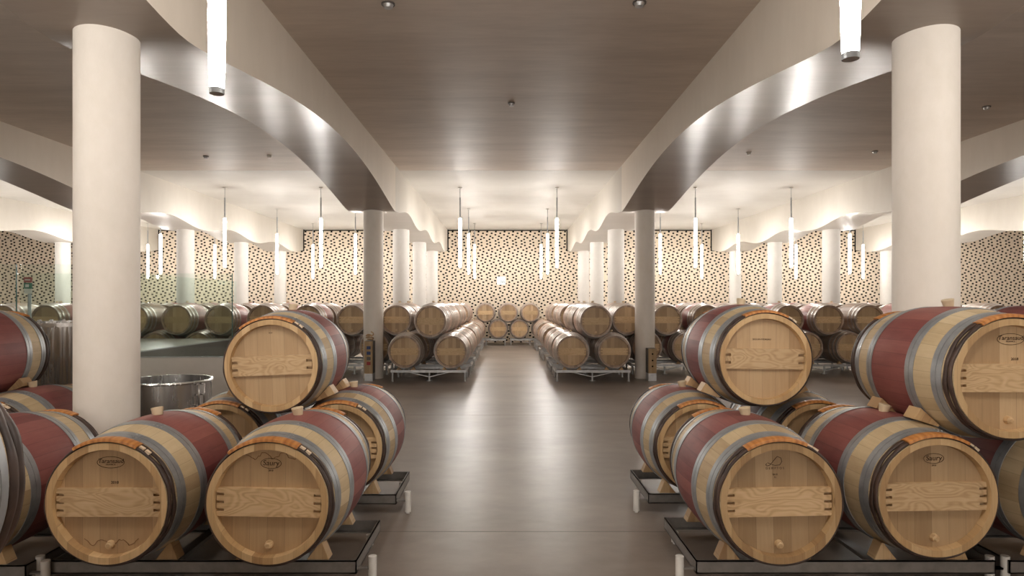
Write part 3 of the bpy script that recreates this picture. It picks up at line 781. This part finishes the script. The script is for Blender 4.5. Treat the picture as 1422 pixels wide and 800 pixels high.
for T, first, sd in ((TL, -1.0, 'left'), (TR, 1.2, 'right')):
    Bm = mids(T, first)
    for k, x in enumerate(T):
        glass = sd == 'left' and x < -5.2
        lab = 'upper barrel of the far %s front row, %s outward from the aisle%s' % (sd, ordn(k), ', behind glass' if glass else '')
        far_barrel(x, 12.98, h2, 'farred' if abs(x) > 2.8 and k % 3 != 1 else 'farwood', lab, GF, paper=glass and k in (5, 6))
        far_barrel(x, 14.08, h2, kindpick(0, x), 'upper barrel mostly hidden in the second row of the far %s stacks' % sd, GF+', second row %s' % sd, simple_=True)
    for k, x in enumerate(Bm):
        far_barrel(x, 12.98, h1, kindpick(0, x), 'bottom barrel of the far %s front row, %s outward from the aisle' % (sd, ordn(k)), GF)
        if k < 2: far_barrel(x, 14.08, h1, kindpick(0, x), 'bottom barrel in the second row of the far %s stacks, %s from the aisle' % (sd, ordn(k)), GF)
        else: far_barrel(x, 14.08, h1, kindpick(0, x), 'bottom barrel hidden in the second row of the far %s stacks' % sd, GF+', hidden bottom row %s' % sd, simple_=True)
for y, rn in ((16.1, 'third'), (17.2, 'fourth'), (19.4, 'fifth'), (20.5, 'sixth')):
    for s, sd, xs, xt in ((-1, 'left', (-1.01, -1.85), -1.43), (1, 'right', (1.216, 2.03), 1.62)):
        far_barrel(xs[0], y, h1, 'farpink', 'bottom barrel along the %s side of the aisle, %s row deep' % (sd, rn), GF)
        far_barrel(xs[1], y, h1, 'farwood', 'outer bottom barrel on the %s of the aisle, %s row deep' % (sd, rn), GF)
        far_barrel(xt, y, h2, 'farpink', 'upper barrel along the %s side of the aisle, %s row deep' % (sd, rn), GF)
for x, z, l in ((-.28, h1, 'bottom barrel left of centre against the back wall'), (.44, h1, 'bottom barrel right of centre against the back wall'),
                (-1.05, h1, 'outer left bottom barrel against the back wall'), (1.21, h1, 'outer right bottom barrel against the back wall'),
                (-.70, h2, 'upper barrel at left of the three facing the aisle end'), (.06, h2, 'upper barrel in the middle of the three facing the aisle end'), (.82, h2, 'upper barrel at right of the three facing the aisle end')):
    far_barrel(x, 21.9, z, 'farwood', l, GF)
for r in PAPER:
    b = MB(); b.box(-.21, -.12, .0235, .026, .01, .05); o = b.build('paper_tag', M['label'], r, (0, -L/2, FRB)); tag(o, 'small white paper tag')

def far_pallet(cx, y, w, label, deep=.72, first=[]):
    """two-barrel pallet: thin rails, corner legs, centre foot with braces"""
    r = empty('barrel_pallet', (cx, y+L/2, 0)); tag(r, label, 'pallet', 'galvanised pallets in the far rows')
    key = round(w, 2)
    if first and first[0][0] == key:
        for n, me in first[0][1]: obj(n, me, r)
        return r
    top = .212; hw = w/2; y0, y1 = -deep/2, deep/2; lst = []
    def B(b, n, m_, sm=False):
        o = b.build(n, m_, r, smooth=sm); lst.append((n, o.data))
    for ya in (y0, y1-.05):
        b = MB(); b.box(-hw, hw, ya, ya+.05, top-.045, top); B(b, 'rail', M['galv'])
    for xa in (-hw, hw-.045):
        b = MB(); b.box(xa, xa+.045, y0+.05, y1-.05, top-.045, top-.004); B(b, 'side_rail', M['galv'])
    for xa in (-hw+.03, hw-.03):
        for ya in (y0+.03, y1-.03):
            b = MB(); b.cyl((xa, ya, 0), (xa, ya, top-.045), .022, n=12); B(b, 'leg', M['galv'], True)
    b = MB(); b.cyl((0, y0+.12, .012), (0, y0+.12, top-.02), .02, n=12); b.cyl((0, y0+.12, 0), (0, y0+.12, .016), .055, n=16)
    B(b, 'centre_foot', M['galv'], True)
    for s in (-1, 1):
        b = MB(); b.add([(0, y0+.09, .07), (0, y0+.15, .07), (s*.42, y0+.15, top-.045), (s*.42, y0+.09, top-.045), (0, y0+.09, .085), (0, y0+.15, .085), (s*.42, y0+.15, top-.03), (s*.42, y0+.09, top-.03)],
                        [(0, 1, 2, 3), (7, 6, 5, 4), (0, 4, 5, 1), (2, 6, 7, 3), (1, 5, 6, 2), (0, 3, 7, 4)]); B(b, 'brace', M['galv'])
    first[:] = [(key, lst)]
    return r
def far_wedges(x, y, who):
    for s in (-1, 1):
        chock(x+s*.115, y+.16, .212, s, 'small chock under the %s' % who, 'small chocks in the far rows', w=.07, h=.06, d=.06)
def pallet_row(y, T, who):
    for k in range(0, len(T)-1, 2):
        far_pallet((T[k]+T[k+1])/2, y, 1.40, '%s, pallet %s from the aisle' % (who, ordn(k//2)))
far_pallet(-1.43, 11.83, 1.40, 'galvanised pallet at the left aisle corner, nearest in the far rows')
far_pallet(1.60, 11.83, 1.38, 'galvanised pallet at the right aisle corner, nearest in the far rows')
for x, w in ((-1.01, 'left aisle corner barrel'), (-1.85, 'barrel right of the socket post column'), (1.216, 'right aisle corner barrel'), (1.99, 'barrel left of the wooden post column')): far_wedges(x, 11.83, w)
for T, first, sd in ((TL, -1.0, 'left'), (TR, 1.2, 'right')):
    Bm = mids(T, first)
    pallet_row(12.98, Bm, 'galvanised pallet under the far %s front row' % sd)
    pallet_row(14.08, Bm, 'galvanised pallet under the far %s second row' % sd)
    for k, x in enumerate(Bm[:10]): far_wedges(x, 12.98, 'far %s bottom barrel %s from the aisle' % (sd, ordn(k)))
for y, rn in ((16.1, 'third'), (17.2, 'fourth'), (19.4, 'fifth'), (20.5, 'sixth')):
    far_pallet(-1.43, y, 1.40, 'galvanised pallet on the left of the aisle, %s row deep' % rn)
    far_pallet(1.60, y, 1.40, 'galvanised pallet on the right of the aisle, %s row deep' % rn)
far_pallet(-.68, 21.9, 1.34, 'left galvanised pallet against the back wall')
far_pallet(.80, 21.9, 1.34, 'right galvanised pallet against the back wall')

# posts standing against the two far columns
def socket_post(cx, y, side, label, sockets):
    r = empty('socket_post', (cx, y, 0)); tag(r, label, 'socket post')
    w, d = .15, .24
    b = MB(); b.box(-w/2, w/2, 0, d, 0, .14); b.build('base', M['galv'], r)
    b = MB(); b.box(-w/2, w/2, .012, d, .14, .74 if side < 0 else .60); b.build('post_body', M['slabside'], r)
    hh = .74 if side < 0 else .60
    b = MB(); b.box(-w/2, w/2, 0, .012, .14, hh); b.build('front_panel', M['chock2'], r)
    for z, m_ in sockets:
        b = MB()
        if m_ == 'hole': b.cyl((0, -.004, z), (0, .002, z), .016, n=12); b.build('socket', M['black'], r)
        else:
            b.box(-.032, .038, -.02, .0, z-.03, z+.03); b.build('socket', M[m_], r, bevel=.004)
            tag(r.children[-1], None)
    return r
M['chock2'] = plank_mat('post timber', [(.32, .20, .09), (.42, .28, .14), (.48, .33, .18)], .04)
M['blue'] = simple('blue socket', (.02, .04, .14), .4); M['redp'] = simple('red socket', (.28, .02, .02), .4)
sp_ = socket_post(-2.55, 12.0, -1, 'slim wooden socket post with blue and red sockets at the left far column', [(.62, 'blue'), (.52, 'blue'), (.42, 'greyp'), (.33, 'redp')])
socket_post(2.72, 12.05, 1, 'slim wooden post with three dark sockets at the right far column', [(.50, 'hole'), (.38, 'hole'), (.27, 'hole')])
# hose coiled on the left post
cu = bpy.data.curves.new('hose', 'CURVE'); cu.dimensions = '3D'; cu.bevel_depth = .011; cu.bevel_resolution = 3
rr = random.Random(5)
s_ = cu.splines.new('NURBS'); pts = []
for k in range(34):
    a = k*.62; pts.append((.06*cos(a)+.02*sin(a*.37), .10+.05*sin(a), .012+.0032*k+.05*max(0, sin(a))*(k/34)))
s_.points.add(len(pts)-1)
for q, p in zip(s_.points, pts): q.co = (*p, 1)
s_.use_endpoint_u = True; cu.materials.append(M['chock'])
ho = as_mesh('hose', cu); ho.location = (-2.55, 12.0, .742)
tag(ho, 'tangled pale hose lying on top of the left socket post', 'hose')

# ------------------------------------------------------------------ left platform, parapet, glass, vats
PXR, PY0 = -5.22, 8.30
b = MB()
b.box(-16, PXR, PY0+.16, 12.75, 0, .75, 0)
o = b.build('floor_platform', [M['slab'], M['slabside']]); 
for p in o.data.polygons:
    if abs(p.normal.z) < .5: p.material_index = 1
tag(o, 'raised grey concrete platform behind the glass on the left', kind='structure')
b = MB(); b.box(-16, -3.45, PY0, PY0+.16, 0, .75); tag(b.build('wall_parapet', M['plaster']), 'low white parapet wall behind the steel vat', kind='structure')
def pane(x0, x1, y0, y1, z0, z1, label, edge):
    r = empty('glass_panel', ((x0+x1)/2, (y0+y1)/2, z0)); cx, cy = (x0+x1)/2, (y0+y1)/2
    tag(r, label, 'glass panel', 'glass balustrade panels on the left')
    b = MB(); b.box(x0-cx, x1-cx, y0-cy, y1-cy, 0.004, z1-z0); b.build('pane', M['glass'], r)
    b = MB(); b.box(x0-cx-.002, x1-cx+.002, y0-cy-.002, y1-cy+.002, 0, .012); b.build('channel', M['hoop'], r)
    if edge:
        b = MB()
        if x1-x0 > y1-y0: b.box(x1-cx, x1-cx+.008, y0-cy, y1-cy, 0, z1-z0)
        else: b.box(x0-cx, x1-cx, y0-cy-.008, y0-cy, 0, z1-z0)
        b.build('pane_edge', M['glassedge'], r)
pane(-6.30, -4.93, 8.36, 8.372, .75, 1.835, 'glass panel on the parapet, left of the big left column', False)
pane(-4.91, -3.54, 8.36, 8.372, .75, 1.835, 'glass panel on the parapet, right end, right of the big left column', True)
pane(PXR-.04, PXR-.025, 9.26, 12.6, .75, 1.87, 'glass panel running back along the platform edge', True)
b = MB(); b.box(-7.5, -4.22, 6.38, 6.54, 0, .75); tag(b.build('wall_parapet', M['plaster']), 'low white parapet wall behind the ribbed tank', kind='structure')
pane(-6.2, -4.875, 6.44, 6.452, .75, 1.84, 'taller looking glass panel at the left edge with a dark joint', True)
pane(-4.83, -4.25, 6.44, 6.452, .75, 1.84, 'glass panel directly above the ribbed tank', False)

t = empty('sign_post', (-6.62, 9.0, .75)); tag(t, 'slim grey post with a small red and green sign behind the glass', 'sign')
b = MB(); b.cyl((0, 0, 0), (0, 0, .95), .022, n=12); b.cyl((0, 0, 0), (0, 0, .012), .08, n=16); b.build('pole', M['hoop'], t, smooth=True)
b = MB(); b.box(-.05, .05, -.035, -.02, .83, .90); b.build('sign_holder', M['foot'], t)
b = MB(); b.box(-.055, .055, -.035, -.02, .90, .98); b.build('sign_plate', simple('sign green', (.02, .16, .10), .5), t)
b = MB(); b.box(-.03, .02, -.04, -.034, .92, .96); b.build('pictogram', M['foot'], t)
b = MB(); b.box(-.055, .055, -.035, -.02, .985, 1.06); b.build('sign_plate', simple('sign red', (.35, .06, .06), .5), t)
b = MB(); b.box(-.035, .035, -.04, -.034, 1.015, 1.03); b.build('pictogram', M['foot'], t)

# open steel vat
r = empty('steel_vat', (-3.235, 6.2, 0)); tag(r, 'open round stainless steel vat between the big left column and the barrels', 'vat')
R = .385
b = MB(); b.lathe([(R, .06), (R, .72), (R-.006, .72), (R-.006, .07), (.0001, .07)], 64); b.build('vat_body', M['vat'], r, smooth=True)
b = MB(); b.lathe([(R-.008, .705), (R+.012, .705), (R+.016, .715), (R+.012, .727), (R-.008, .727), (R-.008, .705)], 64); b.build('rim', M['vat'], r, smooth=True)
for a in (-.9, .9, 2.3, 3.9):
    b = MB(); b.cyl(((R-.06)*cos(a), (R-.06)*sin(a), 0), ((R-.06)*cos(a), (R-.06)*sin(a), .07), .02, n=12); b.build('leg', M['vat'], r, smooth=True)
for a, nm in ((-.42, 'handle'),):
    for dx in (-.02, .05):
        b = MB()
        c, s = cos(a+dx*2), sin(a+dx*2)
        b.cyl(((R+.045)*c, (R+.045)*s, .50), ((R+.045)*c, (R+.045)*s, .70), .008, n=10)
        for z in (.50, .60, .70): b.cyl(((R-.002)*c, (R-.002)*s, z), ((R+.045)*c, (R+.045)*s, z), .008, n=10)
        b.build('handle', M['vat'], r, smooth=True)
# ribbed tank
r = empty('steel_tank', (-3.98, 5.88, 0)); tag(r, 'tall ribbed stainless tank left of the big left column', 'tank')
R = .43; n = 160; vs, fs = [], []
for z in (.08, 1.255):
    for k in range(n):
        a = 2*pi*k/n; q = R+.006*cos(a*40); vs.append((q*cos(a), q*sin(a), z))
fs = [(k, (k+1) % n, n+(k+1) % n, n+k) for k in range(n)]+[tuple(range(n-1, -1, -1))]
me = mesh('tank_body', vs, fs, M['vat'], None, True); obj('tank_body', me, r)
b = MB(); b.lathe([(R-.02, 1.25), (R+.014, 1.25), (R+.014, 1.285), (R-.02, 1.285), (R-.02, 1.25)], 64); b.build('rim', M['vat'], r, smooth=True)
b = MB(); b.lathe([(.0001, 1.255), (R-.01, 1.255)], 64); b.build('lid', M['vat'], r)
for k in range(28):
    a = 2*pi*k/28
    b = MB(); b.box(R*cos(a)-.012, R*cos(a)+.012, R*sin(a)-.012, R*sin(a)+.012, 1.285, 1.298); b.build('rim_clamp', M['vat'], r)
for a in (-.9, .9, 2.3, 3.9):
    b = MB(); b.cyl(((R-.06)*cos(a), (R-.06)*sin(a), 0), ((R-.06)*cos(a), (R-.06)*sin(a), .09), .025, n=12); b.build('leg', M['vat'], r, smooth=True)

# ------------------------------------------------------------------ world, camera, view
wd = bpy.data.worlds.new('world'); sc.world = wd; wd.use_nodes = True
wd.node_tree.nodes['Background'].inputs[0].default_value = (.02, .018, .015, 1)
cam = bpy.data.cameras.new('camera'); co = bpy.data.objects.new('camera', cam); col.objects.link(co)
co.location = (0, 0, H); co.rotation_euler = (pi/2, 0, 0)
cam.sensor_width = 36; cam.lens = 36*900/1422; cam.shift_x = 8/1422; cam.shift_y = 20/1422; cam.clip_start = .05
sc.camera = co
sc.view_settings.view_transform = 'Standard'; sc.view_settings.look = 'None'
sc.view_settings.exposure = 0.72; sc.view_settings.gamma = 1.0; sc.view_settings.use_curve_mapping = False
sc.cycles.use_denoising = True
sc.cycles.max_bounces = 8; sc.cycles.diffuse_bounces = 5; sc.cycles.glossy_bounces = 4; sc.cycles.transmission_bounces = 6
sc.cycles.caustics_refractive = False; sc.cycles.caustics_reflective = False
sc.cycles.sample_clamp_indirect = 4.0
